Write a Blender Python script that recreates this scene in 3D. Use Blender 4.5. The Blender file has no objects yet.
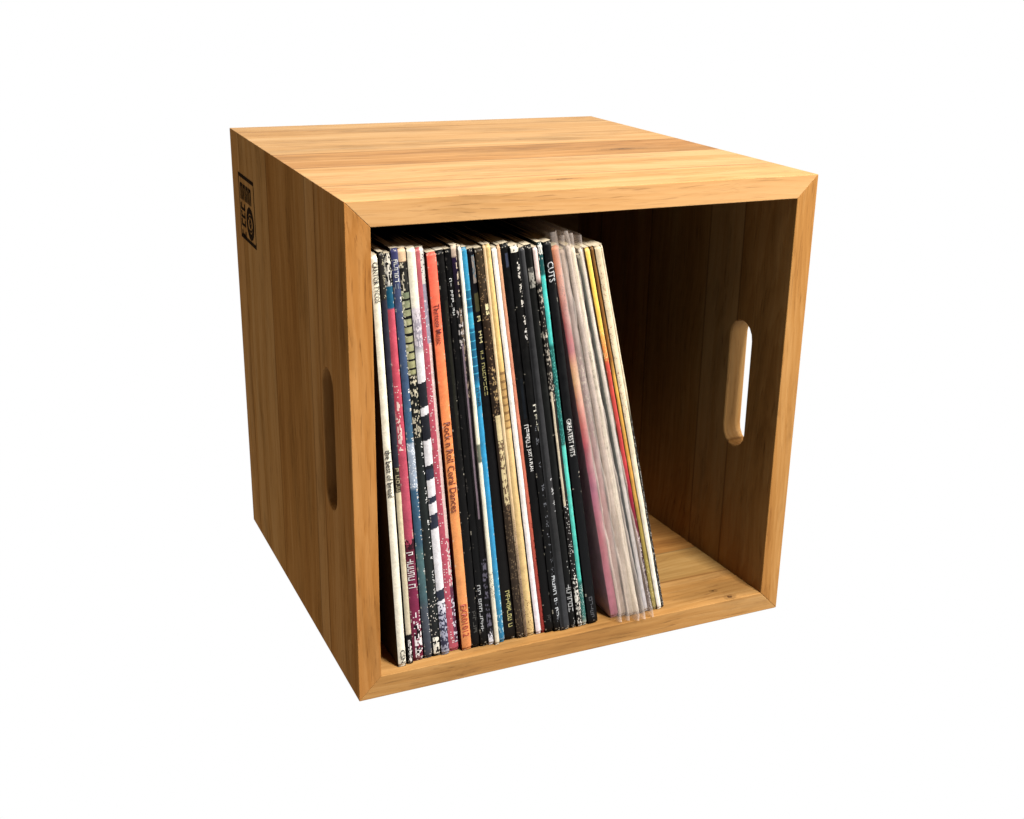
import bpy, bmesh, math, random
from mathutils import Vector
C = bpy.context.scene.collection
sc = bpy.context.scene

# ---------------------------------------------------------------- dimensions (metres)
W, D, H, T = 0.37273, 0.34822, 0.370, 0.01746     # crate: width, depth, height, board thickness
BW, BH = -0.0126, 0.00905                          # the hand-made crate is a little out of square at the back
KEY = 0.58                                         # photo colour -> base colour

def taper(x, y, z):
    k = y / D
    return (x * (1 + BW / W * k), y, z + BH * (z / H) * k)

def lin(c):
    c = c / 255.0
    return c / 12.92 if c <= 0.04045 else ((c + 0.055) / 1.055) ** 2.4

def rgb(c, k=KEY):
    a = [lin(v) ** 1.12 * k for v in c]; l = .3 * a[0] + .59 * a[1] + .11 * a[2]
    return tuple(v + (l - v) * 0.09 for v in a)

# ---------------------------------------------------------------- node helpers
def new_mat(name):
    m = bpy.data.materials.new(name); m.use_nodes = True
    nt = m.node_tree; nt.nodes.clear()
    out = nt.nodes.new('ShaderNodeOutputMaterial')
    return m, nt, out

def node(nt, typ, ins=None, **kw):
    n = nt.nodes.new(typ)
    for k, v in kw.items(): setattr(n, k, v)
    for k, v in (ins or {}).items():
        if isinstance(v, bpy.types.NodeSocket): nt.links.new(v, n.inputs[k])
        else: n.inputs[k].default_value = v
    return n

def math_n(nt, op, a, b=None, c=None, clamp=False):
    n = nt.nodes.new('ShaderNodeMath'); n.operation = op; n.use_clamp = clamp
    for i, v in enumerate((a, b, c)):
        if v is None: continue
        if isinstance(v, bpy.types.NodeSocket): nt.links.new(v, n.inputs[i])
        else: n.inputs[i].default_value = v
    return n.outputs[0]

def ramp(nt, fac, stops, interp='LINEAR'):
    n = nt.nodes.new('ShaderNodeValToRGB'); cr = n.color_ramp; cr.interpolation = interp
    while len(cr.elements) < len(stops): cr.elements.new(0.5)
    for e, (p, c) in zip(cr.elements, stops):
        e.position = p; e.color = (c[0], c[1], c[2], 1) if not isinstance(c, (int, float)) else (c, c, c, 1)
    nt.links.new(fac, n.inputs[0]); return n.outputs[0]

def mix(nt, fac, a, b, blend='MIX'):
    n = nt.nodes.new('ShaderNodeMix'); n.data_type = 'RGBA'; n.blend_type = blend
    for s, v in ((n.inputs[0], fac), (n.inputs[6], a), (n.inputs[7], b)):
        if isinstance(v, bpy.types.NodeSocket): nt.links.new(v, s)
        else: s.default_value = v if isinstance(v, (int, float)) else (v[0], v[1], v[2], 1)
    return n.outputs[2]

# ---------------------------------------------------------------- oak
def oak(name, grain, joints, tones, seed, knots=(), gain=1.0, tint=(1, 1, 1), spec=0.10, contrast=0.85):
    """grain: 'X' or 'Z' (direction of the fibres); joints: Y of the glued staves; tones: one value per stave"""
    m, nt, out = new_mat(name)
    tc = node(nt, 'ShaderNodeTexCoord')
    sp = node(nt, 'ShaderNodeSeparateXYZ', {0: tc.outputs['Object']})
    gx, gy, gz = sp.outputs
    g, c2 = (gx, gz) if grain == 'X' else (gz, gx)
    # stave number along Y
    yn = math_n(nt, 'DIVIDE', gy, 0.4)
    edges = [0.0] + [j / 0.4 for j in joints]
    tone = ramp(nt, yn, list(zip(edges, tones)), 'CONSTANT')
    rnd = random.Random(seed)
    sid = ramp(nt, yn, [(e, rnd.random()) for e in edges], 'CONSTANT')
    off = math_n(nt, 'MULTIPLY_ADD', sid, 7.3, seed * 0.37)
    # slow waviness of the fibres
    low = node(nt, 'ShaderNodeCombineXYZ', {0: math_n(nt, 'MULTIPLY', gy, 9.0), 1: math_n(nt, 'MULTIPLY', c2, 9.0),
                                            2: math_n(nt, 'ADD', math_n(nt, 'MULTIPLY', g, 5.0), off)})
    wob = node(nt, 'ShaderNodeTexNoise', {'Vector': low.outputs[0], 'Scale': 1.0, 'Detail': 2.0})
    wv = math_n(nt, 'MULTIPLY', math_n(nt, 'SUBTRACT', wob.outputs['Fac'], 0.5), 0.030)
    yy = math_n(nt, 'ADD', gy, wv)
    cc = math_n(nt, 'ADD', c2, math_n(nt, 'MULTIPLY', wv, 0.6))
    def coords(cross, along, shift=0.0):
        return node(nt, 'ShaderNodeCombineXYZ', {0: math_n(nt, 'MULTIPLY', yy, cross), 1: math_n(nt, 'MULTIPLY', cc, cross),
               2: math_n(nt, 'ADD', math_n(nt, 'MULTIPLY', g, along), math_n(nt, 'ADD', off, shift))}).outputs[0]
    broad = node(nt, 'ShaderNodeTexNoise', {'Vector': coords(55, 3.0), 'Scale': 1.0, 'Detail': 4.0, 'Roughness': 0.6}).outputs['Fac']
    fibre = node(nt, 'ShaderNodeTexNoise', {'Vector': coords(250, 8.0, 3.1), 'Scale': 1.0, 'Detail': 4.0, 'Roughness': 0.65}).outputs['Fac']
    pores = node(nt, 'ShaderNodeTexNoise', {'Vector': coords(700, 34.0, 5.7), 'Scale': 1.0, 'Detail': 2.0}).outputs['Fac']
    # growth rings: distance from an offset pith, warped
    ry = math_n(nt, 'ADD', yy, math_n(nt, 'MULTIPLY', sid, 0.11)); rc = math_n(nt, 'ADD', cc, math_n(nt, 'MULTIPLY_ADD', g, 0.075, -0.06))
    rr = math_n(nt, 'SQRT', math_n(nt, 'ADD', math_n(nt, 'MULTIPLY', ry, ry), math_n(nt, 'MULTIPLY', rc, rc)))
    rr = math_n(nt, 'ADD', rr, math_n(nt, 'MULTIPLY', broad, 0.012))
    ring = math_n(nt, 'FRACT', math_n(nt, 'MULTIPLY', rr, 210.0))
    ring = ramp(nt, ring, [(0.0, 0.15), (0.12, 0.9), (0.55, 0.62), (0.9, 0.3), (1.0, 0.15)])
    v = math_n(nt, 'ADD', math_n(nt, 'MULTIPLY', broad, 0.66), math_n(nt, 'MULTIPLY', fibre, 0.34))
    v = math_n(nt, 'ADD', v, math_n(nt, 'MULTIPLY', math_n(nt, 'SUBTRACT', ring, 0.5), 0.10))
    v = math_n(nt, 'MULTIPLY_ADD', v, contrast, 0.5 - 0.5 * contrast)
    v = math_n(nt, 'ADD', v, math_n(nt, 'SUBTRACT', tone, 0.5))
    col = ramp(nt, v, [(0.15, (0.120, 0.048, 0.0125)), (0.34, (0.225, 0.104, 0.0280)), (0.50, (0.315, 0.164, 0.0500)),
                       (0.63, (0.380, 0.220, 0.0820)), (0.85, (0.440, 0.282, 0.122))])
    pm = ramp(nt, pores, [(0.60, 0.0), (0.70, 1.0)])
    pm2 = math_n(nt, 'MULTIPLY', pm, ramp(nt, broad, [(0.4, 0.75), (0.62, 0.1)]))
    col = mix(nt, math_n(nt, 'MULTIPLY', pm2, 0.75), col, (0.11, 0.045, 0.014))
    # dark glue lines between staves
    for j in joints:
        d = math_n(nt, 'ABSOLUTE', math_n(nt, 'SUBTRACT', gy, j))
        l = ramp(nt, math_n(nt, 'DIVIDE', d, 0.0016), [(0.0, 0.85), (0.35, 0.6), (1.0, 0.0)])
        col = mix(nt, math_n(nt, 'MULTIPLY', l, math_n(nt, 'MULTIPLY_ADD', fibre, 0.8, 0.35)), col, (0.10, 0.04, 0.012))
    for (kp, kr, stretch) in knots:
        k = [1 / kr] * 3; k[0 if grain == 'X' else 2] /= stretch
        dv = node(nt, 'ShaderNodeVectorMath', {0: tc.outputs['Object'], 1: kp}, operation='SUBTRACT')
        dv = node(nt, 'ShaderNodeVectorMath', {0: dv.outputs[0], 1: k}, operation='MULTIPLY')
        ln = node(nt, 'ShaderNodeVectorMath', {0: dv.outputs[0]}, operation='LENGTH').outputs['Value']
        nz = node(nt, 'ShaderNodeTexNoise', {'Vector': tc.outputs['Object'], 'Scale': 420.0, 'Detail': 3.0}).outputs['Fac']
        ln = math_n(nt, 'ADD', ln, math_n(nt, 'MULTIPLY_ADD', nz, 1.6, -0.8))
        kf = ramp(nt, math_n(nt, 'MULTIPLY', ln, 0.5), [(0.0, 0.95), (0.2, 0.85), (0.34, 0.25), (0.55, 0.35), (0.8, 0.0)])
        col = mix(nt, kf, col, (0.045, 0.017, 0.006))
    hue = ramp(nt, sid, [(0.0, (1.05, 0.95, 0.86)), (0.5, (1.0, 1.0, 1.0)), (1.0, (0.93, 1.0, 1.04))])
    # darker streaks and cloudy patches that run along the fibres
    cl = node(nt, 'ShaderNodeTexNoise', {'Vector': coords(26, 6.0, 9.3), 'Scale': 1.0, 'Detail': 5.0, 'Roughness': 0.62}).outputs['Fac']
    col = mix(nt, 1.0, col, ramp(nt, cl, [(0.32, 0.72), (0.46, 0.98), (0.7, 1.06)]), 'MULTIPLY')
    fl = node(nt, 'ShaderNodeTexNoise', {'Vector': coords(420, 60.0, 1.9), 'Scale': 1.0, 'Detail': 3.0}).outputs['Fac']
    col = mix(nt, math_n(nt, 'MULTIPLY', ramp(nt, fl, [(0.60, 0.0), (0.72, 0.6)]), ramp(nt, cl, [(0.36, 1.0), (0.5, 0.12)])), col, (0.13, 0.055, 0.018))
    col = mix(nt, 1.0, col, hue, 'MULTIPLY')
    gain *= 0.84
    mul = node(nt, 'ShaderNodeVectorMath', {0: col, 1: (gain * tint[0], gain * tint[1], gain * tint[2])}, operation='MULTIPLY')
    bs = node(nt, 'ShaderNodeBsdfPrincipled', {'Base Color': mul.outputs[0],
              'Roughness': ramp(nt, fibre, [(0.3, 0.66), (0.7, 0.52)])})
    bs.inputs['Specular IOR Level'].default_value = spec
    bmp = node(nt, 'ShaderNodeBump', {'Height': math_n(nt, 'SUBTRACT', fibre, math_n(nt, 'MULTIPLY', pm, 0.5)), 'Strength': 0.25, 'Distance': 0.0004})
    nt.links.new(bmp.outputs[0], bs.inputs['Normal']); nt.links.new(bs.outputs[0], out.inputs[0])
    return m

# ---------------------------------------------------------------- object helpers
def obj(name, bm, mats, parent=None, smooth=False):
    me = bpy.data.meshes.new(name)
    bmesh.ops.recalc_face_normals(bm, faces=bm.faces)
    bm.to_mesh(me); bm.free()
    for m in (mats if isinstance(mats, (list, tuple)) else [mats]): me.materials.append(m)
    if smooth:
        for p in me.polygons: p.use_smooth = True
    o = bpy.data.objects.new(name, me); C.objects.link(o)
    if parent: o.parent = parent
    return o

def thing(name, label, cat, group=None):
    o = bpy.data.objects.new(name, None); C.objects.link(o)
    o.empty_display_size = 0.05
    o['label'] = label; o['category'] = cat
    if group: o['group'] = group
    return o

# ---------------------------------------------------------------- the crate
crate = thing('record_crate', 'open-fronted oak crate with mitred corners and slotted hand holes, full of records', 'crate')

def bevelled(o, w=0.00045, seg=2):
    b = o.modifiers.new('edge', 'BEVEL'); b.width = w; b.segments = seg; b.limit_method = 'ANGLE'; b.angle_limit = math.radians(50)
    b.harden_normals = False
    return o

def board(name, outer, inner, mat):
    """two quads, matching order"""
    bm = bmesh.new()
    a = [bm.verts.new(taper(*p)) for p in outer]; b = [bm.verts.new(taper(*p)) for p in inner]
    bm.faces.new(a); bm.faces.new(b[::-1])
    for i in range(4): bm.faces.new((a[i], b[i], b[(i + 1) % 4], a[(i + 1) % 4]))
    return bevelled(obj(name, bm, mat, crate))

g = 0.00002                                    # hairline at the mitres
top_m = oak('oak_top', 'X', [0.0545, 0.128, 0.191, 0.316], [0.60, 0.57, 0.43, 0.55, 0.575], 3, gain=0.99, contrast=0.68, tint=(1, 1.0, 1.10), knots=[((0.285, 0.150, 0.374), 0.0035, 5.0), ((0.175, 0.036, 0.371), 0.002, 6.0)])
bot_m = oak('oak_bottom', 'X', [0.0485, 0.0975, 0.19, 0.27], [0.50, 0.47, 0.38, 0.38, 0.38], 8, gain=0.92, knots=[((0.327, 0.0045, T), 0.0032, 1.3), ((0.3195, 0.019, T), 0.0018, 1.6)])  # rear staves toned down to paint in the shade deeper inside
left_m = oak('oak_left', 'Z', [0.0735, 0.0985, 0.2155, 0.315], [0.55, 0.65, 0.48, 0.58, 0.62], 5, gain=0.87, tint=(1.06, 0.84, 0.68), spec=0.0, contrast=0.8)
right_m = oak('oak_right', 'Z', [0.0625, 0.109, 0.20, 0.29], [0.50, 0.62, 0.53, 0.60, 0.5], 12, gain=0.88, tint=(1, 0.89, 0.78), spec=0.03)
back_m = oak('oak_back', 'X', [0.2], [0.45, 0.45], 17, gain=0.5, spec=0.03)  # wood darkened to stand in for the deep shade at the back

def board_x(name, z0, z1, s, mat):             # top / bottom
    outer = [(g, 0, z0), (W - g, 0, z0), (W - g, D, z0), (g, D, z0)]
    inner = [(T + g, 0, z1), (W - T - g, 0, z1), (W - T - g, D, z1), (T + g, D, z1)]
    return board(name, outer, inner, mat)
board_x('top_panel', H, H - T, 1, top_m)
board_x('bottom_panel', 0, T, -1, bot_m)

def slot_loop(y0, y1, z0, z1, grow=0.0, n=8):
    r = (y1 - y0) / 2; cy = (y0 + y1) / 2; pts = []
    for k in range(n + 1):
        a = math.pi * k / n; pts.append((cy + (r + grow) * math.cos(a), z1 - r + (r + grow) * math.sin(a)))
    for k in range(n + 1):
        a = math.pi + math.pi * k / n; pts.append((cy + (r + grow) * math.cos(a), z0 + r + (r + grow) * math.sin(a)))
    return pts

def side_panel(name, xo, xi, mat):
    """board with a rounded hand hole; xo outer face, xi inner face; top and bottom edges mitred"""
    bm = bmesh.new()
    d = 1 if xi > xo else -1
    def face(x, ztop, zbot, grow):
        outer = [(0, zbot), (D, zbot), (D, ztop), (0, ztop)]
        ov = [bm.verts.new((x, y, z)) for y, z in outer]
        hv = [bm.verts.new((x, y, z)) for y, z in slot_loop(0.0415, 0.0695, 0.1325, 0.2420, grow)]
        es = [bm.edges.new((ov[i], ov[(i + 1) % 4])) for i in range(4)]
        hn = len(hv); es += [bm.edges.new((hv[i], hv[(i + 1) % hn])) for i in range(hn)]
        bmesh.ops.triangle_fill(bm, use_beauty=True, edges=es)
        return ov, hv
    R_ = 0.0013
    o1, h1 = face(xo, H - g, g, R_)
    o2, h2 = face(xi, H - T - g, T + g, R_)
    for i in range(4): bm.faces.new((o1[i], o2[i], o2[(i + 1) % 4], o1[(i + 1) % 4]))
    loops = [h1]
    for x, sgn in ((xo, d), (xi, -d)):
        seq = []
        for k in range(1, 5):
            a = math.pi / 2 * k / 4
            seq.append((x + sgn * R_ * (1 - math.cos(a)), R_ * (1 - math.sin(a))))
        ls = [[bm.verts.new((xx, y, z)) for y, z in slot_loop(0.0415, 0.0695, 0.1325, 0.2420, gr)] for xx, gr in seq]
        if sgn == d: loops += ls
        else: loops += ls[::-1]
    loops.append(h2)
    for a, b in zip(loops, loops[1:]):
        n = len(a)
        for i in range(n):
            f = bm.faces.new((a[i], a[(i + 1) % n], b[(i + 1) % n], b[i])); f.smooth = True
    for v in bm.verts: v.co = taper(*v.co)
    return bevelled(obj(name, bm, mat, crate))
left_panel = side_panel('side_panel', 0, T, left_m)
side_panel('side_panel', W, W - T, right_m)
def box(bm, x0, x1, y0, y1, z0, z1):
    v = [bm.verts.new(taper(x, y, z)) for x in (x0, x1) for y in (y0, y1) for z in (z0, z1)]
    for f in ((0, 1, 3, 2), (4, 6, 7, 5), (0, 4, 5, 1), (2, 3, 7, 6), (0, 2, 6, 4), (1, 5, 7, 3)): bm.faces.new([v[i] for i in f])
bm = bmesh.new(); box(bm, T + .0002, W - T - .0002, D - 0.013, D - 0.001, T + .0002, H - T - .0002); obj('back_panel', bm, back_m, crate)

# burnt-in mark on the left side: frame, block of lettering, ring emblem
m, nt, out = new_mat('burnt_mark')
tc = node(nt, 'ShaderNodeTexCoord')
nz = node(nt, 'ShaderNodeTexNoise', {'Vector': tc.outputs['Object'], 'Scale': 500.0, 'Detail': 3.0}).outputs['Fac']
bs = node(nt, 'ShaderNodeBsdfPrincipled', {'Base Color': ramp(nt, nz, [(0.35, (0.010, 0.006, 0.004)), (0.62, (0.022, 0.012, 0.006)), (0.72, (0.10, 0.047, 0.018))]), 'Roughness': 0.9, 'Specular IOR Level': 0.0})
nt.links.new(bs.outputs[0], out.inputs[0]); mark_m = m
bm = bmesh.new()
XM = -0.00025
def mq(y0, y1, z0, z1):
    bm.faces.new([bm.verts.new(taper(XM, y, z + DZ)) for y, z in ((y0, z0), (y1, z0), (y1, z1), (y0, z1))])
DZ = -0.0045
fy0, fy1, fz0, fz1 = 0.264, 0.322, 0.2855, 0.3415
tk = 0.0026
mq(fy0, fy1, fz1 - 0.0032, fz1); mq(fy0, fy1, fz0, fz0 + 0.0032)
mq(fy0, fy0 + 0.0016, fz0 + 0.0033, fz1 - 0.0033); mq(fy1 - 0.0016, fy1, fz0 + 0.0033, fz1 - 0.0033)
rnd = random.Random(4)
y = fy1 - 0.005                                 # bold block letters along the top
for wd in (0.0085, 0.009, 0.0085, 0.0085):
    mq(y - 0.003, y, 0.3195, 0.3335); mq(y - wd, y - wd + 0.003, 0.3195, 0.3335)
    mq(y - wd + 0.0031, y - 0.0031, *((0.3305, 0.3335) if rnd.random() < .5 else (0.325, 0.328)))
    y -= wd + 0.0022
z = 0.3165                                      # narrow column of letters
for hgt in (0.006, 0.0055, 0.006, 0.0015, 0.005):
    mq(0.302, 0.3175, z - hgt, z - hgt + 0.0022) if hgt > .002 else None
    mq(0.3145, 0.3175, z - hgt + .0023, z) if hgt > .002 else None
    mq(0.302, 0.305, z - hgt + .0023, z) if hgt > .002 else None
    z -= hgt + 0.0012
def ring(cy, cz, r0, r1, a0=0, a1=2 * math.pi, n=28):
    for k in range(n):
        a, b = a0 + (a1 - a0) * k / n, a0 + (a1 - a0) * (k + 1) / n
        bm.faces.new([bm.verts.new(taper(XM, cy + r * math.cos(t), cz + DZ + r * math.sin(t))) for r, t in ((r0, a), (r1, a), (r1, b), (r0, b))])
ring(0.2835, 0.3035, 0.0086, 0.0140); ring(0.2835, 0.3035, 0.0012, 0.0042); ring(0.2835, 0.3035, 0.0058, 0.0075, 0.4, 2.3); ring(0.2835, 0.3035, 0.0058, 0.0075, 3.6, 5.4)
o = obj('burnt_mark', bm, mark_m, left_panel)

# ---------------------------------------------------------------- records
m, nt, out = new_mat('printed_card')
at = node(nt, 'ShaderNodeVertexColor', layer_name='Col')
tc = node(nt, 'ShaderNodeTexCoord')
n1 = node(nt, 'ShaderNodeTexNoise', {'Vector': tc.outputs['Object'], 'Scale': 900.0, 'Detail': 3.0}).outputs['Fac']
n2 = node(nt, 'ShaderNodeTexNoise', {'Vector': tc.outputs['Object'], 'Scale': 140.0, 'Detail': 4.0, 'Roughness': 0.7}).outputs['Fac']
col = mix(nt, 1.0, at.outputs['Color'], ramp(nt, n2, [(0.3, 0.80), (0.7, 1.14)]), 'MULTIPLY')
col = mix(nt, ramp(nt, n1, [(0.72, 0.0), (0.80, 0.25)]), col, (0.33, 0.29, 0.23))
bs = node(nt, 'ShaderNodeBsdfPrincipled', {'Base Color': col, 'Roughness': ramp(nt, n2, [(0.3, 0.38), (0.7, 0.6)])})
bs.inputs['Specular IOR Level'].default_value = 0.12
bmp = node(nt, 'ShaderNodeBump', {'Height': n1, 'Strength': 0.2, 'Distance': 0.0003}); nt.links.new(bmp.outputs[0], bs.inputs['Normal'])
nt.links.new(bs.outputs[0], out.inputs[0]); card_m = m

m, nt, out = new_mat('clear_plastic')
tc = node(nt, 'ShaderNodeTexCoord')
mp = node(nt, 'ShaderNodeMapping', {'Vector': tc.outputs['Object'], 'Scale': (130, 40, 14)})
n1 = node(nt, 'ShaderNodeTexNoise', {'Vector': mp.outputs[0], 'Scale': 1.0, 'Detail': 3.0}).outputs['Fac']
tr = node(nt, 'ShaderNodeBsdfTransparent', {'Color': (0.96, 0.95, 0.92, 1)})
df = node(nt, 'ShaderNodeBsdfPrincipled', {'Base Color': (0.70, 0.60, 0.54, 1), 'Roughness': 0.3})
bmp = node(nt, 'ShaderNodeBump', {'Height': n1, 'Strength': 0.35, 'Distance': 0.0008}); nt.links.new(bmp.outputs[0], df.inputs['Normal'])
ms = node(nt, 'ShaderNodeMixShader', {0: ramp(nt, n1, [(0.3, 0.09), (0.7, 0.30)]), 1: tr.outputs[0], 2: df.outputs[0]})
nt.links.new(ms.outputs[0], out.inputs[0]); plastic_m = m

ink_cache = {}
def ink(c):
    if c not in ink_cache:
        m, nt, out = new_mat('spine_ink')
        tc = node(nt, 'ShaderNodeTexCoord')
        n1 = node(nt, 'ShaderNodeTexNoise', {'Vector': tc.outputs['Object'], 'Scale': 700.0, 'Detail': 2.0}).outputs['Fac']
        a = rgb(c)
        bs = node(nt, 'ShaderNodeBsdfPrincipled', {'Base Color': ramp(nt, n1, [(0.35, [v * 0.7 for v in a]), (0.6, a)]), 'Roughness': 0.5})
        nt.links.new(bs.outputs[0], out.inputs[0]); ink_cache[c] = m
    return ink_cache[c]

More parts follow.
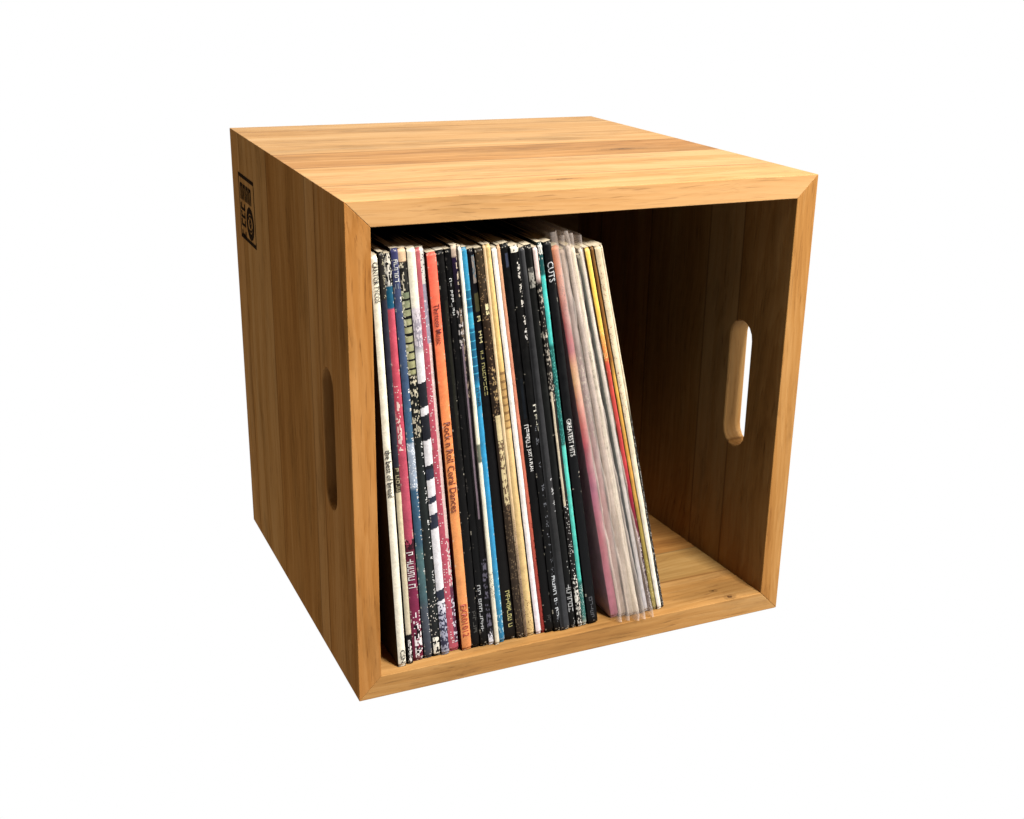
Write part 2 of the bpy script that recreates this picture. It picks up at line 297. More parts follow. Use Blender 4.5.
REC = [
  {'xl': 0.03308, 'ml': -0.0464, 'xr': 0.03924, 'mr': -0.04985, 'y': 0.007, 'L': 0.3172, 'label': 'plain white record at the far left, leaning on the left wall, with small black lettering', 'seg': [(-0.0067, (240, 232, 208)), (1.0, (240, 232, 212))], 'cover': (70, 58, 42), 'text': [(0.0145, 0.1028, 'CANTOR TYCOS', (30, 28, 28), 0.58, 0.72), (0.4407, 0.5572, 'the best of bread', (25, 25, 25), 0.52, 0.8), (0.9534, 0.989, 'CSN', (30, 30, 30), 0.6, 0.6)]},  # dark cover colour stands in for shade in the gap by the wall
  {'xl': 0.04104, 'ml': -0.0519, 'xr': 0.04536, 'mr': -0.0533, 'y': 0.009, 'L': 0.3172, 'label': 'thin record second from left, dark above and cream below', 'hard': 1, 'seg': [(-0.0044, (45, 42, 38)), (0.1036, (50, 46, 42)), (0.1058, (52, 52, 66)), (0.4893, (48, 48, 60)), (0.4918, (60, 52, 40)), (0.5506, (60, 52, 40)), (0.5531, (215, 200, 165)), (0.9184, (205, 192, 165)), (0.9211, (16, 15, 15)), (0.9896, (20, 18, 18))], 'pat': [(-0.0001, 0.1036, 'speck', (190, 180, 150), 0.35, 0.5, 1), (0.9347, 0.9951, 'patch', (225, 220, 215), 0.5, 0.3, 0.9)], 'text': [(0.4918, 0.5482, '~7', (190, 175, 135), 0.5, 0.7)], 'cover': (40, 38, 36)},
  {'xl': 0.04611, 'ml': -0.05427, 'xr': 0.0543, 'mr': -0.06543, 'y': 0.01, 'L': 0.3172, 'label': 'crimson record third from left with a white worn top and a teal band', 'hard': 1, 'seg': [(-0.0031, (225, 215, 195)), (0.0704, (200, 195, 185)), (0.0725, (18, 90, 115)), (0.1209, (14, 95, 125)), (0.1231, (205, 86, 104)), (0.3327, (196, 74, 94)), (0.5748, (192, 82, 104)), (0.6889, (180, 68, 94)), (0.6966, (105, 28, 52)), (0.8331, (135, 42, 80)), (0.9966, (120, 34, 62))], 'pat': [(-0.0031, 0.0704, 'patch', (30, 32, 34), 0.45, 0, 1), (0.2977, 0.4518, 'patch', (235, 205, 195), 0.4, 0.1, 0.6), (0.6761, 0.7018, 'patch', (60, 20, 35), 0.5, 0, 1), (0.8653, 0.9966, 'patch', (235, 225, 225), 0.5, 0.25, 1), (0.9004, 0.9827, 'patch', (30, 15, 22), 0.4, 0.3, 0.9)], 'text': [(0.707, 0.8012, '~9', (240, 232, 230), 0.42, 0.75)], 'cover': (90, 30, 45)},
  {'xl': 0.05549, 'ml': -0.06737, 'xr': 0.06167, 'mr': -0.07058, 'y': 0.011, 'L': 0.3172, 'label': 'slate blue record between the crimson one and the black ladder-patterned one', 'seg': [(-0.0018, (66, 66, 112)), (0.1073, (74, 84, 115)), (0.3124, (70, 92, 122)), (0.4412, (72, 112, 138)), (0.4461, (168, 178, 192)), (0.5495, (150, 164, 182)), (0.5595, (62, 98, 125)), (0.6946, (60, 92, 112)), (0.7206, (84, 116, 118)), (0.8398, (74, 100, 106)), (0.8668, (82, 88, 98)), (0.9962, (70, 74, 84))], 'pat': [(0.4315, 0.5545, 'speck', (225, 228, 232), 0.4, 0, 1), (0.1073, 0.9767, 'edge', (215, 210, 205), 0.25, 0.8, 1)], 'text': [(0.0241, 0.0721, '~6', (228, 226, 222), 0.5, 0.55), (0.0765, 0.0875, '~1', (160, 170, 170), 0.4, 0.4)], 'cover': (40, 46, 60)},
  {'xl': 0.06223, 'ml': -0.07252, 'xr': 0.06881, 'mr': -0.07564, 'y': 0.01, 'L': 0.3172, 'label': 'black record with a peach top and a pale green ladder pattern', 'hard': 1, 'seg': [(-0.0058, (228, 195, 158)), (0.0288, (222, 188, 150)), (0.0309, (40, 38, 34)), (0.0923, (44, 46, 42)), (0.0945, (120, 130, 105)), (0.1751, (168, 165, 125)), (0.2807, (160, 158, 115)), (0.2854, (26, 28, 27)), (0.5815, (40, 46, 45)), (0.8426, (42, 48, 47)), (0.9968, (32, 32, 34))], 'pat': [(0.0923, 0.2831, 'rung', (24, 26, 24), 0.26, 0, 1), (0.0309, 0.0923, 'patch', (205, 195, 170), 0.35, 0, 0.5), (0.0923, 0.2831, 'edge', (215, 210, 180), 0.6, 0, 0.2), (0.2854, 0.4329, 'patch', (200, 190, 165), 0.3, 0, 1), (0.4329, 0.897, 'edge', (230, 228, 225), 0.35, 0.72, 1), (0.8426, 0.9522, 'speck', (215, 205, 195), 0.2, 0, 1), (0.9466, 0.994, 'patch', (235, 230, 215), 0.75, 0.2, 0.9)], 'cover': (34, 34, 32)},
  {'xl': 0.06921, 'ml': -0.0754, 'xr': 0.07558, 'mr': -0.0763, 'y': 0.011, 'L': 0.3172, 'label': 'cream-topped record with bold white and dark patches lower down', 'seg': [(-0.0039, (240, 232, 205)), (0.1215, (238, 230, 210)), (0.1507, (170, 160, 170)), (0.2191, (150, 145, 155)), (0.2375, (225, 222, 220)), (0.3407, (225, 220, 222)), (0.8487, (228, 225, 228)), (0.9034, (180, 180, 200)), (0.9981, (150, 150, 165))], 'pat': [(0.1327, 0.2237, 'patch', (210, 200, 205), 0.5, 0, 1), (0.2283, 0.5109, 'block', (40, 42, 50), 0.5, 0, 1), (0.5109, 0.8623, 'block', (52, 58, 74), 0.32, 0, 1), (0.8623, 0.9869, 'patch', (62, 62, 84), 0.5, 0, 1)], 'cover': (120, 116, 118)},
  {'xl': 0.0762, 'ml': -0.0756, 'xr': 0.08413, 'mr': -0.08166, 'y': 0.012, 'L': 0.3172, 'label': 'pink record with a ragged white right edge, just left of the orange one', 'seg': [(-0.0019, (222, 120, 120)), (0.0794, (212, 108, 122)), (0.2038, (208, 96, 114)), (0.4659, (202, 88, 108)), (0.7477, (205, 90, 112)), (0.9802, (200, 95, 112))], 'pat': [(-0.0019, 0.0816, 'solid', (222, 215, 205), 1, 0.52, 1), (0.0068, 0.0794, 'speck', (90, 85, 95), 0.4, 0.55, 1), (0.0816, 0.2153, 'solid', (165, 155, 170), 1, 0.55, 1), (0.2153, 0.6949, 'solid', (235, 210, 200), 0.85, 0.66, 1), (0.1129, 0.9802, 'speck', (240, 220, 220), 0.2, 0.2, 1), (0.6949, 0.8282, 'patch', (235, 215, 210), 0.5, 0.6, 1), (0.8228, 0.9802, 'solid', (60, 50, 75), 0.8, 0.62, 1), (0.8554, 0.9802, 'patch', (215, 205, 215), 0.4, 0.6, 1)], 'cover': (130, 40, 50)},
  {'xl': 0.08598, 'ml': -0.0848, 'xr': 0.09382, 'mr': -0.08789, 'y': 0.01, 'L': 0.3158, 'label': 'plain orange record with small dark red lettering', 'seg': [(-0.0066, (252, 108, 84)), (0.1546, (250, 118, 80)), (0.2708, (248, 136, 78)), (0.4649, (240, 148, 78)), (0.749, (236, 158, 88)), (0.9866, (226, 146, 82))], 'text': [(0.1159, 0.2076, 'Thirteen Music', (120, 22, 18), 0.5, 0.62), (0.3958, 0.6224, 'Rock n Roll Coral Dances', (130, 40, 12), 0.52, 0.74), (0.8716, 0.9611, 'EXR01012', (190, 55, 15), 0.5, 0.66)], 'cover': (120, 40, 25)},
  {'xl': 0.09414, 'ml': -0.08802, 'xr': 0.10109, 'mr': -0.09184, 'y': 0.01, 'L': 0.3172, 'label': 'plain black record touching the right side of the orange one', 'seg': [(-0.0009, (20, 18, 17)), (0.9753, (16, 15, 15))], 'pat': [(0.1147, 0.4704, 'solid', (40, 40, 28), 0.7, 0.55, 0.85), (0.0035, 0.9753, 'edge', (70, 66, 60), 0.15, 0.8, 1)], 'text': [(0.8966, 0.9555, '~5', (80, 78, 72), 0.55, 0.4)], 'cover': (16, 15, 15), 'top': (225, 215, 195)},
  {'xl': 0.10162, 'ml': -0.0919, 'xr': 0.10768, 'mr': -0.09699, 'y': 0.011, 'L': 0.3172, 'label': 'black record with tiny white lettering, second to the right of the orange one', 'seg': [(0.0006, (16, 15, 16)), (0.9821, (15, 15, 15))], 'text': [(0.0649, 0.1487, '~9', (225, 225, 222), 0.45, 0.4), (0.8282, 0.9565, '~11', (215, 215, 215), 0.4, 0.4)], 'pat': [(0.0006, 0.9821, 'edge', (80, 74, 70), 0.12, 0, 0.2)], 'cover': (15, 15, 15)},
  {'xl': 0.10775, 'ml': -0.09675, 'xr': 0.11361, 'mr': -0.10015, 'y': 0.011, 'L': 0.3172, 'label': 'scuffed dark purple and grey record left of the cream-white and blue pair', 'seg': [(-0.0031, (225, 205, 180)), (0.0234, (205, 180, 160)), (0.0279, (44, 26, 62)), (0.1064, (36, 28, 36)), (0.1178, (40, 40, 40)), (0.3531, (42, 38, 40)), (0.6567, (20, 18, 18)), (0.9922, (22, 21, 24))], 'pat': [(0.0013, 0.1178, 'patch', (215, 195, 170), 0.4, 0.55, 1), (0.1292, 0.3531, 'patch', (150, 130, 110), 0.4, 0.4, 1), (0.1407, 0.2335, 'patch', (210, 200, 195), 0.25, 0, 1), (0.2218, 0.6567, 'solid', (150, 130, 142), 0.75, 0.3, 0.52), (0.7636, 0.975, 'patch', (110, 105, 120), 0.35, 0.2, 0.9), (0.9636, 1.0037, 'patch', (230, 228, 235), 0.75, 0.1, 0.9)], 'cover': (26, 22, 26)},
  {'xl': 0.11303, 'ml': -0.10021, 'xr': 0.11651, 'mr': -0.10322, 'y': 0.009, 'L': 0.3172, 'label': 'very thin cream-white record against the left of the blue one', 'seg': [(0.0048, (240, 236, 222)), (0.4632, (238, 232, 205)), (0.4657, (120, 125, 105)), (0.5086, (110, 115, 100)), (0.5111, (238, 232, 212)), (0.8037, (232, 225, 200)), (0.8728, (222, 212, 190)), (0.9917, (228, 218, 195))], 'hard': 1, 'pat': [(0.7983, 0.8728, 'speck', (70, 66, 55), 0.5, 0, 1)], 'cover': (190, 185, 170)},
  {'xl': 0.11697, 'ml': -0.10325, 'xr': 0.12189, 'mr': -0.10521, 'y': 0.01, 'L': 0.3172, 'label': 'blue record with darker teal bands', 'seg': [(0.0061, (44, 150, 188)), (0.0935, (38, 145, 182)), (0.0981, (22, 112, 142)), (0.1461, (18, 100, 138)), (0.1507, (48, 165, 195)), (0.1832, (45, 160, 192)), (0.1878, (18, 108, 140)), (0.3063, (16, 96, 132)), (0.3208, (40, 150, 190)), (0.6071, (42, 156, 205)), (0.8775, (50, 146, 185)), (0.9738, (44, 128, 165))], 'pat': [(0.0958, 0.3063, 'rung', (60, 170, 200), 0.12, 0, 1), (0.9197, 0.9738, 'patch', (180, 210, 215), 0.3, 0, 1), (0.7671, 0.9738, 'edge', (170, 205, 215), 0.3, 0.75, 1)], 'text': [(0.3256, 0.3694, '~4', (10, 75, 105), 0.5, 0.6), (0.4337, 0.4437, '~1', (220, 225, 215), 0.3, 0.6)], 'cover': (20, 70, 95)},
  {'xl': 0.12244, 'ml': -0.10527, 'xr': 0.1321, 'mr': -0.12025, 'y': 0.011, 'L': 0.3172, 'label': 'black record with a small colour picture near the top and yellow lettering at its foot', 'seg': [(0.0026, (15, 15, 22)), (0.3577, (14, 14, 18)), (0.9985, (24, 20, 16))], 'hard': 1, 'pat': [(0.016, 0.079, 'solid', (150, 138, 128), 0.9, 0.5, 0.95), (0.016, 0.079, 'patch', (90, 110, 120), 0.4, 0.5, 0.95), (0.1018, 0.1455, 'solid', (78, 74, 44), 0.9, 0.4, 1)], 'text': [(0.1548, 0.218, '~6', (205, 195, 140), 0.65, 0.45), (0.237, 0.3454, '~10', (170, 160, 95), 0.6, 0.4), (0.8616, 0.9638, '~10', (205, 195, 120), 0.62, 0.42)], 'cover': (14, 13, 15)},
  {'xl': 0.13266, 'ml': -0.12032, 'xr': 0.13904, 'mr': -0.12151, 'y': 0.012, 'L': 0.3172, 'label': 'dark brown scuffed record with a cream tear halfway down', 'seg': [(-0.0052, (70, 58, 40)), (0.192, (58, 42, 28)), (0.361, (50, 38, 28)), (0.6701, (62, 48, 34)), (0.992, (56, 44, 34))], 'pat': [(0.0082, 0.4107, 'speck', (150, 120, 85), 0.25, 0, 1), (0.1289, 0.1544, 'patch', (225, 210, 160), 0.7, 0.5, 1), (0.2755, 0.361, 'patch', (180, 150, 100), 0.35, 0.4, 1), (0.3982, 0.63, 'solid', (218, 198, 150), 0.9, 0.3, 0.95), (0.4612, 0.6701, 'patch', (120, 95, 70), 0.35, 0.3, 1), (0.63, 1.0066, 'speck', (120, 100, 75), 0.3, 0, 1)], 'cover': (40, 30, 22)},
  {'xl': 0.13881, 'ml': -0.12158, 'xr': 0.14165, 'mr': -0.1238, 'y': 0.011, 'L': 0.3172, 'label': 'very thin tan record between the brown one and the thicker tan one', 'seg': [(-0.0007, (218, 185, 140)), (0.3615, (232, 205, 160)), (0.6176, (215, 185, 140)), (0.7802, (160, 135, 108)), (0.9905, (130, 108, 84))], 'pat': [(0.671, 0.9905, 'speck', (90, 72, 55), 0.4, 0, 1)], 'cover': (110, 90, 65)},
  {'xl': 0.14182, 'ml': -0.12387, 'xr': 0.14802, 'mr': -0.13099, 'y': 0.011, 'L': 0.3172, 'label': 'tan-yellow record against the left of the bright white one', 'seg': [(-0.0028, (235, 200, 130)), (0.2889, (235, 195, 118)), (0.3035, (195, 155, 92)), (0.4328, (200, 162, 98)), (0.4429, (230, 195, 132)), (0.9939, (225, 192, 130))], 'pat': [(0.2986, 0.4379, 'rung', (150, 115, 68), 0.3, 0.2, 1), (0.8955, 0.9939, 'speck', (150, 115, 70), 0.3, 0, 1)], 'cover': (150, 120, 75)},
  {'xl': 0.14915, 'ml': -0.13293, 'xr': 0.15378, 'mr': -0.13506, 'y': 0.012, 'L': 0.3172, 'label': 'bright white thin record between tan-yellow and salmon ones', 'seg': [(-0.002, (248, 240, 225)), (0.6237, (246, 236, 228)), (0.9945, (244, 230, 236))], 'cover': (60, 50, 45)},
  {'xl': 0.15387, 'ml': -0.1351, 'xr': 0.15724, 'mr': -0.13727, 'y': 0.012, 'L': 0.3172, 'label': 'thin salmon record turning brick red at its foot', 'seg': [(-0.0016, (232, 185, 140)), (0.1718, (232, 165, 130)), (0.4424, (230, 140, 110)), (0.6798, (210, 105, 80)), (0.8467, (178, 72, 58)), (0.9975, (160, 52, 44))], 'pat': [(0.6257, 0.9975, 'edge', (90, 30, 25), 0.35, 0.7, 1)], 'cover': (110, 50, 40)},
  {'xl': 0.15698, 'ml': -0.13651, 'xr': 0.16465, 'mr': -0.14262, 'y': 0.011, 'L': 0.3172, 'label': 'black record against the salmon one, with two white words halfway down', 'seg': [(0.0006, (13, 12, 13)), (0.9936, (14, 13, 13))], 'pat': [(0.0233, 0.0553, 'solid', (70, 76, 98), 0.8, 0.4, 0.75), (0.3174, 0.4176, 'solid', (18, 26, 34), 0.8, 0.4, 0.7)], 'text': [(0.4329, 0.4895, '~6', (235, 232, 228), 0.5, 0.55), (0.4947, 0.5523, 'JUST A PLAN', (235, 232, 228), 0.5, 0.55), (0.9495, 0.97, '~2', (60, 60, 60), 0.5, 0.4)], 'cover': (13, 12, 13)},
  {'xl': 0.16439, 'ml': -0.14213, 'xr': 0.17046, 'mr': -0.13909, 'y': 0.01, 'L': 0.3172, 'label': 'black record with a torn white upper edge, right of the one with two white words', 'seg': [(-0.0055, (18, 17, 16)), (0.9819, (15, 15, 16))], 'pat': [(-0.0055, 0.0149, 'patch', (225, 218, 200), 0.7, 0.2, 1), (0.0377, 0.1969, 'edge', (222, 215, 205), 0.6, 0.7, 1), (0.1969, 0.233, 'patch', (215, 210, 205), 0.3, 0.6, 0.95), (0.4193, 0.9819, 'edge', (110, 112, 118), 0.35, 0.55, 0.85)], 'text': [(0.3813, 0.3989, '~1', (220, 215, 200), 0.75, 0.4), (0.4066, 0.45, '~3', (200, 195, 175), 0.78, 0.3), (0.8397, 0.9553, '~10', (215, 218, 222), 0.62, 0.45)], 'cover': (14, 14, 14)},
  {'xl': 0.16977, 'ml': -0.13861, 'xr': 0.17778, 'mr': -0.14873, 'y': 0.008, 'L': 0.3172, 'label': 'charcoal grey unmarked record among the black ones', 'seg': [(0.0008, (62, 62, 64)), (0.1255, (44, 44, 46)), (0.4967, (58, 58, 60)), (0.739, (46, 46, 47)), (1.0097, (66, 68, 72))], 'pat': [(0.0008, 1.0097, 'solid', (30, 30, 31), 0.7, 0.1, 0.35), (0.5758, 0.6838, 'edge', (190, 190, 190), 0.3, 0.8, 1)], 'cover': (20, 20, 20)},
  {'xl': 0.17839, 'ml': -0.14908, 'xr': 0.18394, 'mr': -0.14967, 'y': 0.009, 'L': 0.3172, 'label': 'black record with a pale grey label just below its top', 'seg': [(0.0019, (16, 16, 15)), (0.3718, (24, 26, 24)), (0.9989, (14, 14, 14))], 'pat': [(0.0524, 0.099, 'solid', (165, 160, 150), 0.9, 0.2, 0.85), (0.0524, 0.099, 'patch', (80, 78, 74), 0.5, 0.2, 0.85), (0.8008, 0.9989, 'speck', (190, 190, 185), 0.12, 0.3, 1)], 'text': [(0.8725, 0.9514, '~7', (205, 205, 205), 0.4, 0.7)], 'cover': (15, 15, 15)},
  {'xl': 0.18455, 'ml': -0.14974, 'xr': 0.18953, 'mr': -0.15424, 'y': 0.01, 'L': 0.3172, 'label': 'thin black record with a long cream tear, left of the turquoise one', 'seg': [(0.001, (236, 212, 205)), (0.0703, (230, 205, 195)), (0.0867, (30, 28, 26)), (0.3369, (40, 36, 32)), (0.6383, (34, 30, 28)), (1.0049, (24, 22, 22))], 'pat': [(0.0867, 0.3748, 'patch', (180, 170, 155), 0.3, 0, 1), (0.3495, 0.652, 'solid', (232, 215, 185), 0.92, 0.15, 0.5), (0.6383, 0.8633, 'speck', (220, 215, 210), 0.2, 0.2, 0.9), (0.8489, 1.0049, 'patch', (220, 215, 205), 0.5, 0.2, 1)], 'cover': (26, 24, 22)},
  {'xl': 0.18997, 'ml': -0.15432, 'xr': 0.19345, 'mr': -0.15407, 'y': 0.009, 'L': 0.3172, 'label': 'turquoise record with dark teal stretches', 'seg': [(0.0079, (24, 62, 62)), (0.0355, (16, 78, 80)), (0.0751, (18, 100, 98)), (0.0797, (70, 205, 195)), (0.2379, (64, 190, 182)), (0.2477, (30, 112, 106)), (0.4944, (34, 110, 104)), (0.4997, (92, 215, 198)), (0.8647, (74, 192, 178)), (0.8763, (30, 110, 104)), (0.9766, (60, 125, 118)), (1.0066, (225, 220, 205))], 'pat': [(0.0033, 0.0401, 'patch', (230, 225, 215), 0.5, 0, 1), (0.2551, 0.4944, 'speck', (90, 190, 180), 0.3, 0, 1), (0.8792, 0.9766, 'speck', (190, 215, 210), 0.3, 0, 1)], 'cover': (16, 50, 50)},
  {'xl': 0.19496, 'ml': -0.1545, 'xr': 0.20358, 'mr': -0.16299, 'y': 0.01, 'L': 0.3172, 'label': 'black record with white lettering, last before the triangular gap', 'seg': [(0.0046, (16, 17, 20)), (0.9957, (17, 18, 21))], 'text': [(0.0463, 0.0933, 'CUTS', (205, 205, 205), 0.5, 0.8), (0.4303, 0.5277, 'GREATEST HITS', (228, 226, 222), 0.42, 0.55), (0.921, 0.9806, '~5', (110, 112, 118), 0.45, 0.35)], 'cover': (16, 17, 20)},
  {'xl': 0.21666, 'ml': -0.20328, 'xr': 0.22402, 'mr': -0.20775, 'y': 0.011, 'L': 0.3172, 'label': 'pink and orange record in a hazy clear sleeve, first right of the gap', 'plastic': 1, 'seg': [(-0.0015, (228, 150, 108)), (0.0671, (222, 135, 98)), (0.1764, (196, 100, 98)), (0.2563, (200, 82, 108)), (0.2918, (228, 165, 120)), (0.3329, (238, 185, 125)), (0.4059, (230, 128, 108)), (0.5129, (206, 84, 110)), (0.6233, (198, 118, 152)), (0.7661, (222, 128, 148)), (1.0003, (214, 142, 168))], 'pat': [(0.0671, 0.1764, 'speck', (150, 60, 60), 0.3, 0.4, 1)], 'cover': (190, 112, 140), 'cover2': (226, 168, 192)},
  {'xl': 0.22374, 'ml': -0.20783, 'xr': 0.23103, 'mr': -0.21696, 'y': 0.01, 'L': 0.3172, 'label': 'mauve-grey record in a clear sleeve beside the pink sleeved one', 'plastic': 1, 'seg': [(-0.007, (205, 182, 165)), (0.1269, (188, 166, 160)), (0.3801, (176, 150, 152)), (0.6531, (215, 172, 175)), (1.0037, (214, 198, 190))], 'pat': [(0.2512, 0.4868, 'patch', (205, 190, 180), 0.3, 0, 1)], 'cover': (150, 130, 128)},
  {'xl': 0.23085, 'ml': -0.21735, 'xr': 0.23659, 'mr': -0.22392, 'y': 0.009, 'L': 0.3172, 'label': 'greyish white record in a clear sleeve, left of the cream sleeved one', 'plastic': 1, 'seg': [(-0.0085, (212, 196, 184)), (0.2506, (198, 182, 176)), (0.5144, (208, 190, 182)), (1.0066, (224, 212, 204))], 'cover': (160, 150, 140)},
  {'xl': 0.23631, 'ml': -0.22399, 'xr': 0.24196, 'mr': -0.22971, 'y': 0.008, 'L': 0.3172, 'label': 'cream record in a clear sleeve, left of the thin dark grey one', 'plastic': 1, 'seg': [(-0.0002, (235, 222, 196)), (0.3799, (232, 222, 208)), (1.0088, (230, 220, 208))], 'pat': [(0.2501, 0.5148, 'patch', (160, 150, 140), 0.25, 0, 0.5)], 'cover': (170, 160, 145)},
  {'xl': 0.24261, 'ml': -0.22979, 'xr': 0.24627, 'mr': -0.23411, 'y': 0.009, 'L': 0.312, 'label': 'thin dark grey record between two pale sleeved ones', 'seg': [(-0.0116, (160, 150, 130)), (0.0494, (92, 92, 85)), (0.5096, (80, 80, 76)), (1.0051, (96, 98, 104))], 'cover': (70, 70, 66)},
  {'xl': 0.24645, 'ml': -0.23419, 'xr': 0.25065, 'mr': -0.23709, 'y': 0.009, 'L': 0.3172, 'label': 'white record in a clear sleeve, left of the yellow and red one', 'plastic': 1, 'seg': [(0.0049, (238, 228, 212)), (0.3831, (234, 226, 218)), (0.9922, (222, 220, 230))], 'cover': (180, 176, 170)},
  {'xl': 0.25107, 'ml': -0.23368, 'xr': 0.25423, 'mr': -0.23198, 'y': 0.009, 'L': 0.3172, 'label': 'record with yellow top turning red then maroon downwards', 'seg': [(-0.0029, (240, 205, 110)), (0.0354, (250, 215, 80)), (0.2034, (245, 195, 70)), (0.2288, (232, 158, 66)), (0.2802, (228, 120, 52)), (0.2906, (206, 80, 62)), (0.5634, (196, 62, 66)), (0.6343, (165, 28, 58)), (0.7507, (110, 24, 48)), (0.7954, (64, 20, 38)), (0.9952, (48, 18, 30))], 'pat': [(0.7567, 1.0015, 'speck', (240, 230, 230), 0.4, 0.3, 1), (0.2034, 0.2854, 'speck', (250, 220, 140), 0.4, 0, 1)], 'cover': (150, 100, 40)},
  {'xl': 0.25515, 'ml': -0.23023, 'xr': 0.25894, 'mr': -0.23489, 'y': 0.01, 'L': 0.3172, 'label': 'thin golden brown record between the yellow-red and the cream ones', 'seg': [(0.0037, (140, 98, 40)), (0.2829, (170, 115, 45)), (0.3353, (235, 180, 70)), (0.5811, (225, 165, 62)), (0.7549, (172, 148, 66)), (1.0064, (165, 150, 80))], 'pat': [(0.845, 1.0064, 'speck', (220, 205, 150), 0.3, 0, 1)], 'cover': (120, 84, 36)},
  {'xl': 0.25901, 'ml': -0.23298, 'xr': 0.26292, 'mr': -0.22879, 'y': 0.01, 'L': 0.3172, 'label': 'cream record with faint marks, second from the right end', 'seg': [(0.0075, (215, 195, 160)), (0.2076, (232, 212, 175)), (0.5272, (230, 214, 182)), (1.0093, (240, 234, 222))], 'pat': [(0.0219, 0.4445, 'speck', (175, 120, 100), 0.2, 0, 0.7)], 'cover': (170, 150, 115)},
  {'xl': 0.26302, 'ml': -0.22883, 'xr': 0.26609, 'mr': -0.23292, 'y': 0.01, 'L': 0.3172, 'label': 'very thin record at the right end, pale above and black speckled below', 'seg': [(0.0107, (222, 205, 172)), (0.3786, (214, 198, 165)), (0.4461, (60, 60, 52)), (0.5011, (28, 28, 26)), (1.0119, (24, 22, 24))], 'pat': [(0.4325, 1.0119, 'speck', (215, 210, 200), 0.3, 0, 1)], 'cover': (30, 28, 28)},
]

def text_polys(s):
    """outline of a line of lettering as (verts, faces), width and height in its own units"""
    cu = bpy.data.curves.new('lettering', 'FONT'); cu.body = s; cu.resolution_u = 2; cu.offset = 0.006
    o = bpy.data.objects.new('lettering', cu); C.objects.link(o)
    dg = bpy.context.evaluated_depsgraph_get()
    me = bpy.data.meshes.new_from_object(o.evaluated_get(dg))
    vs = [tuple(v.co) for v in me.vertices]; fs = [tuple(p.vertices) for p in me.polygons]
    bpy.data.objects.remove(o); bpy.data.curves.remove(cu); bpy.data.meshes.remove(me)
    return vs, fs

def scribble(n, rnd):
    """worn lettering that can no longer be read: n broken glyphs"""
    vs, fs = [], []
    def q(x0, x1, y0, y1):
        k = len(vs); vs.extend([(x0, y0, 0), (x1, y0, 0), (x1, y1, 0), (x0, y1, 0)]); fs.append((k, k + 1, k + 2, k + 3))
    x = 0
    for i in range(n):
        w = rnd.uniform(.4, .62)
        if rnd.random() < .14: x += .4; continue
        if rnd.random() < .8: q(x, x + .10, 0, rnd.uniform(.6, .75))
        if rnd.random() < .75: q(x + w - .10, x + w, rnd.choice((0, .2)), .7)
        q(x, x + w, *rnd.choice(((0, .11), (.3, .41), (.6, .71))))
        if rnd.random() < .4: q(x + .02, x + w, .57, .71)
        x += w + .16
    return vs, fs

def smooth1(rnd, n):
    return [rnd.random() for _ in range(n + 2)]
def samp(tab, x):
    x = max(0, min(len(tab) - 1.001, x)); i = int(x); f = x - i; f = f * f * (3 - 2 * f)
    return tab[i] * (1 - f) + tab[i + 1] * f

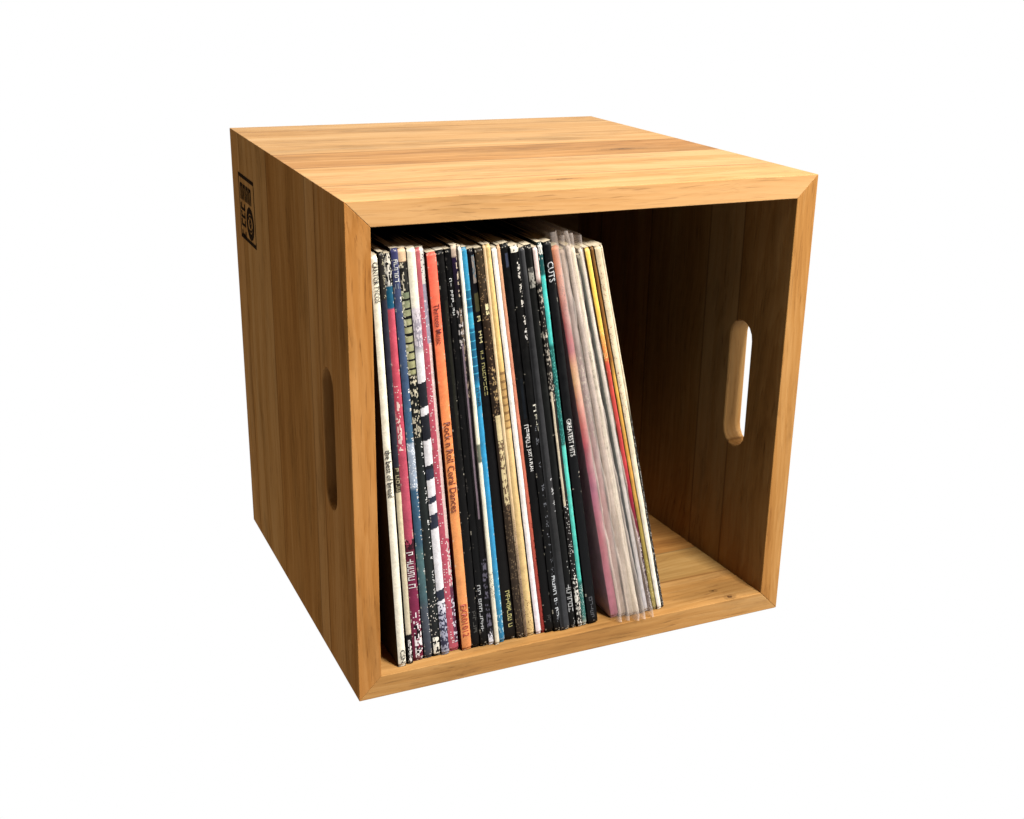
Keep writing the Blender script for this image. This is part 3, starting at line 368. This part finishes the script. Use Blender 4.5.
NZ, NU = 440, 8
GROUP = 'records leaning side by side in the crate'
for ri, r in enumerate(REC):
    rnd = random.Random(100 + ri)
    ml = (r['ml'] + r['mr']) / 2
    L = r['L'] + rnd.uniform(-.0026, .0012)
    zt = T + 0.0004 + L / math.sqrt(1 + ml * ml)
    zb = T + 0.0004
    y0 = r['y'] + rnd.uniform(-.0018, .0012); dep = 0.3135
    def pos(s, u, y):
        lift = (r['xr'] - r['xl']) * abs(ml) * u
        z = zt + (zb - zt) * s + lift
        xl = r['xl'] + 0.00008 + r['ml'] * (z - T); xr = r['xr'] - 0.00008 + r['mr'] * (z - T)
        # rounded off, knocked corners
        return Vector((xl + (xr - xl) * u, y, z))
    # ---- paint
    seg = [(a, rgb(c)) for a, c in r['seg']]
    def base(s):
        if s <= seg[0][0]: return seg[0][1]
        for (a, ca), (b, cb) in zip(seg, seg[1:]):
            if s < b:
                f = (s - a) / (b - a) if b > a else 1
                return tuple(p + (q - p) * f for p, q in zip(ca, cb))
        return seg[-1][1]
    pats = r.get('pat', [])
    tabs = []
    for pi, pt in enumerate(pats):
        ln = max(1e-4, pt[1] - pt[0]) * L
        tabs.append([smooth1(rnd, int(ln / 0.0022) + 2), [smooth1(rnd, int(ln / 0.0016) + 2) for _ in range(NU + 1)]])
    wearL = smooth1(rnd, 150); wearR = smooth1(rnd, 150)
    bright = sum(base(0.5)) / 3
    wl, wr = rnd.uniform(.80, .96), rnd.uniform(.78, .95)
    if bright < .03: wl += .09; wr += .06
    if r.get('plastic'): wl = wr = 1.1
    def paint(s, ui, u):
        c = base(s)
        for (a, b, kind, pc, amt, u0, u1), (t1, t2) in zip(pats, tabs):
            if not (a <= s <= b) or not (u0 - .02 <= u <= u1 + .02): continue
            x = (s - a) * L
            k = 0
            if kind == 'solid': k = amt
            elif kind == 'patch': k = 1 if samp(t2[ui], x / 0.0016) * .6 + samp(t1, x / 0.0022) * .4 > 1 - (amt * .6 + .2) else 0
            elif kind == 'block':
                k = 1 if samp(t1, x / 0.0065 + u * .25) > 1 - (amt * .6 + .2) else 0
            elif kind == 'speck': k = 1 if rnd.random() < amt * .36 else 0
            elif kind == 'edge': k = 1 if samp(t1, x / 0.0022) * .5 + rnd.random() * .5 > 1 - (amt * .5 + .12) else 0
            elif kind == 'rung': k = 1 if (x / 0.0062) % 1 < amt else 0
            if k:
                p = rgb(pc); c = tuple(v + (q - v) * k for v, q in zip(c, p))
        # worn board shows at the two folds and at the ends
        e = 0
        if ui == 0 and samp(wearL, s * 148) > wl: e = .6 * rnd.random()
        if ui == NU - 1 and samp(wearR, s * 148) > wr: e = .6 * rnd.random()
        if s > .988 or s < .008: e = max(e, .45 if rnd.random() < .12 else 0)
        if e:
            q = (.40, .36, .29); c = tuple(v + (w_ - v) * e for v, w_ in zip(c, q))
        j = rnd.uniform(.9, 1.08)
        return tuple(v * j for v in c)
    bm = bmesh.new(); cl = bm.loops.layers.float_color.new('Col')
    def setc(f, cols):
        for lp, c in zip(f.loops, cols): lp[cl] = (c[0], c[1], c[2], 1)
    th = r['xr'] - r['xl']
    wob = smooth1(rnd, 26)
    rows = []
    for i in range(NZ + 1):
        s = i / NZ; row = []
        for k in range(NU + 1):
            u = k / NU
            bul = -min(.0009, th * .16) * (1 - (2 * u - 1) ** 2) + (samp(wob, s * 25) - .5) * .0005
            if s < .006 or s > .994: bul += .0009
            row.append(bm.verts.new(pos(s, u, y0 + bul)))
        rows.append(row)
    for i in range(NZ):
        for k in range(NU):
            f = bm.faces.new((rows[i][k], rows[i + 1][k], rows[i + 1][k + 1], rows[i][k + 1]))
            setc(f, [paint((i + .5) / NZ, k, (k + .5) / NU)] * 4); f.smooth = True
    def quad(ps, cols):
        f = bm.faces.new([bm.verts.new(p) for p in ps]); setc(f, cols)
    cv = rgb(r.get('cover', (90, 85, 80))); cv2 = rgb(r['cover2']) if 'cover2' in r else cv
    yb = y0 + dep
    NS = 12
    for u in (0, 1):
        for i in range(NS):
            a, b = i / NS, (i + 1) / NS
            ca = tuple(p + (q - p) * a ** 2 for p, q in zip(cv, cv2)); cb = tuple(p + (q - p) * b ** 2 for p, q in zip(cv, cv2))
            quad([pos(a, u, y0 + .0003), pos(b, u, y0 + .0003), pos(b, u, yb), pos(a, u, yb)], [ca, cb, cb, ca])
    # top edge: worn pale streaks in front, shade painted into the colour behind
    tcx = rgb(r.get('top', (215, 200, 172))); top_shade = tuple(v * .12 for v in cv)
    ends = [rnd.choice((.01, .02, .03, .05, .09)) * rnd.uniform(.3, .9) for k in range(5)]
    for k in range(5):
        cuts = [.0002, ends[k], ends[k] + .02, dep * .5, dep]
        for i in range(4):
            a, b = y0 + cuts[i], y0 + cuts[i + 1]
            c0, c1 = ((tcx, tcx), (tcx, top_shade), (top_shade, top_shade), (top_shade, top_shade))[i]
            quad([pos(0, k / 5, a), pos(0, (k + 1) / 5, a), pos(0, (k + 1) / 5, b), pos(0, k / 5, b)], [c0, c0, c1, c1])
    quad([pos(1, 0, y0 + .0003), pos(1, 1, y0 + .0003), pos(1, 1, yb), pos(1, 0, yb)], [cv] * 4)
    quad([pos(0, 0, yb), pos(1, 0, yb), pos(1, 1, yb), pos(0, 1, yb)], [tcx] * 4)
    me = bpy.data.meshes.new('sleeve'); bm.normal_update(); bm.to_mesh(me); bm.free(); me.materials.append(card_m)
    root = thing('record', r['label'], 'record', GROUP)
    root.location = pos(1, .5, y0)
    org = root.location.copy()
    for v in me.vertices: v.co -= org
    so = bpy.data.objects.new('sleeve', me); C.objects.link(so); so.parent = root
    # ---- lettering
    for (s0, s1, txt, tcol, uc, size) in r.get('text', []):
        vs, fs = scribble(int(txt[1:]), rnd) if txt[0] == '~' else text_polys(txt)
        if not vs: continue
        x0 = min(v[0] for v in vs); x1 = max(v[0] for v in vs); yy0 = min(v[1] for v in vs); yy1 = max(v[1] for v in vs)
        b2 = bmesh.new(); bv = []
        for v in vs:
            s = s0 + (s1 - s0) * (v[0] - x0) / (x1 - x0)
            u = uc + size * ((v[1] - yy0) / (yy1 - yy0) - .5)
            p = pos(s, u, y0 - min(.0009, th * .16) * (1 - (2 * u - 1) ** 2) - .0006)
            bv.append(b2.verts.new(p - org))
        for f in fs:
            try: b2.faces.new([bv[i] for i in f])
            except ValueError: pass
        lo = obj('lettering', b2, ink(tcol), so)
    # ---- clear outer sleeve: two sheets joined along a loose, crinkled front fold
    if r.get('plastic'):
        b2 = bmesh.new(); n = 60; prof = []
        t1, t2, t3 = smooth1(rnd, 20), smooth1(rnd, 20), smooth1(rnd, 60)
        for i in range(n + 1):
            s = -.033 + 1.033 * i / n
            fwd = .0014 + .0105 * max(0, s) ** 2.5 + .0022 * samp(t1, i / n * 18) + .0012 * samp(t3, i)
            sag = .0014 * math.sin(i / n * 3.1) * (samp(t2, i / n * 18) - .5)
            if s > .97: fwd -= (s - .97) * .09
            e = .00035
            pl = pos(s, 0, y0) - Vector((e, 0, 0)); pr = pos(s, 1, y0) + Vector((e * .3, 0, 0)); pm = pos(s, .5 + .3 * (samp(t2, i / n * 18) - .5), y0)
            ring_ = [Vector((pl.x + sag * .2, y0 + dep, pl.z)), Vector((pl.x, y0 + .10, pl.z)), Vector((pl.x, y0 - fwd * .25, pl.z)),
                     Vector((pm.x - th * .18, y0 - fwd * .9, pm.z)), Vector((pm.x + th * .18, y0 - fwd, pm.z)),
                     Vector((pr.x, y0 - fwd * .2, pr.z)), Vector((pr.x, y0 + .10, pr.z)), Vector((pr.x, y0 + dep, pr.z))]
            prof.append([b2.verts.new(v - org) for v in ring_])
        for a, b in zip(prof, prof[1:]):
            for k in range(len(a) - 1): b2.faces.new((a[k], b[k], b[k + 1], a[k + 1]))
        ps = obj('plastic_sleeve', b2, plastic_m, root, smooth=True)

# ---------------------------------------------------------------- added white seamless sweep that glows, so no shade shows on it
m, nt, out = new_mat('white_glow')
em = node(nt, 'ShaderNodeEmission', {'Color': (1, 1, 1, 1), 'Strength': 1.0}); nt.links.new(em.outputs[0], out.inputs[0]); glow_m = m
bm = bmesh.new(); prof = [(-0.5, -0.0006)]
for k in range(13):
    a = math.pi / 2 * k / 12; prof.append((1.0 + 0.5 * math.sin(a), -0.0006 + 0.5 * (1 - math.cos(a))))
prof.append((1.5, 1.7))
cols = [[bm.verts.new((x, y, z)) for y, z in prof] for x in (-2.4, 4.4)]
for k in range(len(prof) - 1): bm.faces.new((cols[0][k], cols[1][k], cols[1][k + 1], cols[0][k + 1]))
o = obj('added_backdrop', bm, glow_m, smooth=True); o['kind'] = 'structure'

# ---------------------------------------------------------------- light
w = bpy.data.worlds.new('World'); sc.world = w; w.use_nodes = True
w.node_tree.nodes['Background'].inputs[0].default_value = (0.9, 0.95, 1, 1); w.node_tree.nodes['Background'].inputs[1].default_value = 0.03
def area(name, loc, target, size, power, color):
    l = bpy.data.lights.new(name, 'AREA'); l.shape = 'SQUARE'; l.size = size; l.energy = power; l.color = color
    o = bpy.data.objects.new(name, l); C.objects.link(o); o.location = loc
    o.rotation_euler = (Vector(target) - Vector(loc)).to_track_quat('-Z', 'Y').to_euler(); return o
area('key_lamp', (0.47, -0.98, 1.62), (0.18, 0.05, 0.2), 0.36, 103, (1.0, 0.975, 0.93))
area('ceiling_lamp', (0.16, 0.30, 2.0), (0.16, 0.30, 0.0), 1.0, 20, (1.0, 0.96, 0.90))

area('slot_fill', (1.5, -0.30, 0.62), (0.36, 0.06, 0.18), 0.4, 30, (1.0, 0.96, 0.90))  # added unseen fill, there to brighten the inside of the right hand hole

# ---------------------------------------------------------------- camera
cam = bpy.data.cameras.new('camera'); co = bpy.data.objects.new('camera', cam); C.objects.link(co)
co.location = (-0.21853, -0.74644, 0.50359)
co.rotation_euler = (math.radians(70.5288), math.radians(-0.8436), math.radians(-24.1166))
cam.sensor_width = 36; cam.lens = 36 * 1207.27 / 1024; cam.clip_start = 0.01; cam.clip_end = 50
sc.camera = co
sc.view_settings.view_transform = 'Standard'; sc.view_settings.look = 'None'; sc.view_settings.exposure = 0; sc.view_settings.gamma = 1
sc.cycles.max_bounces = 8; sc.cycles.transparent_max_bounces = 24
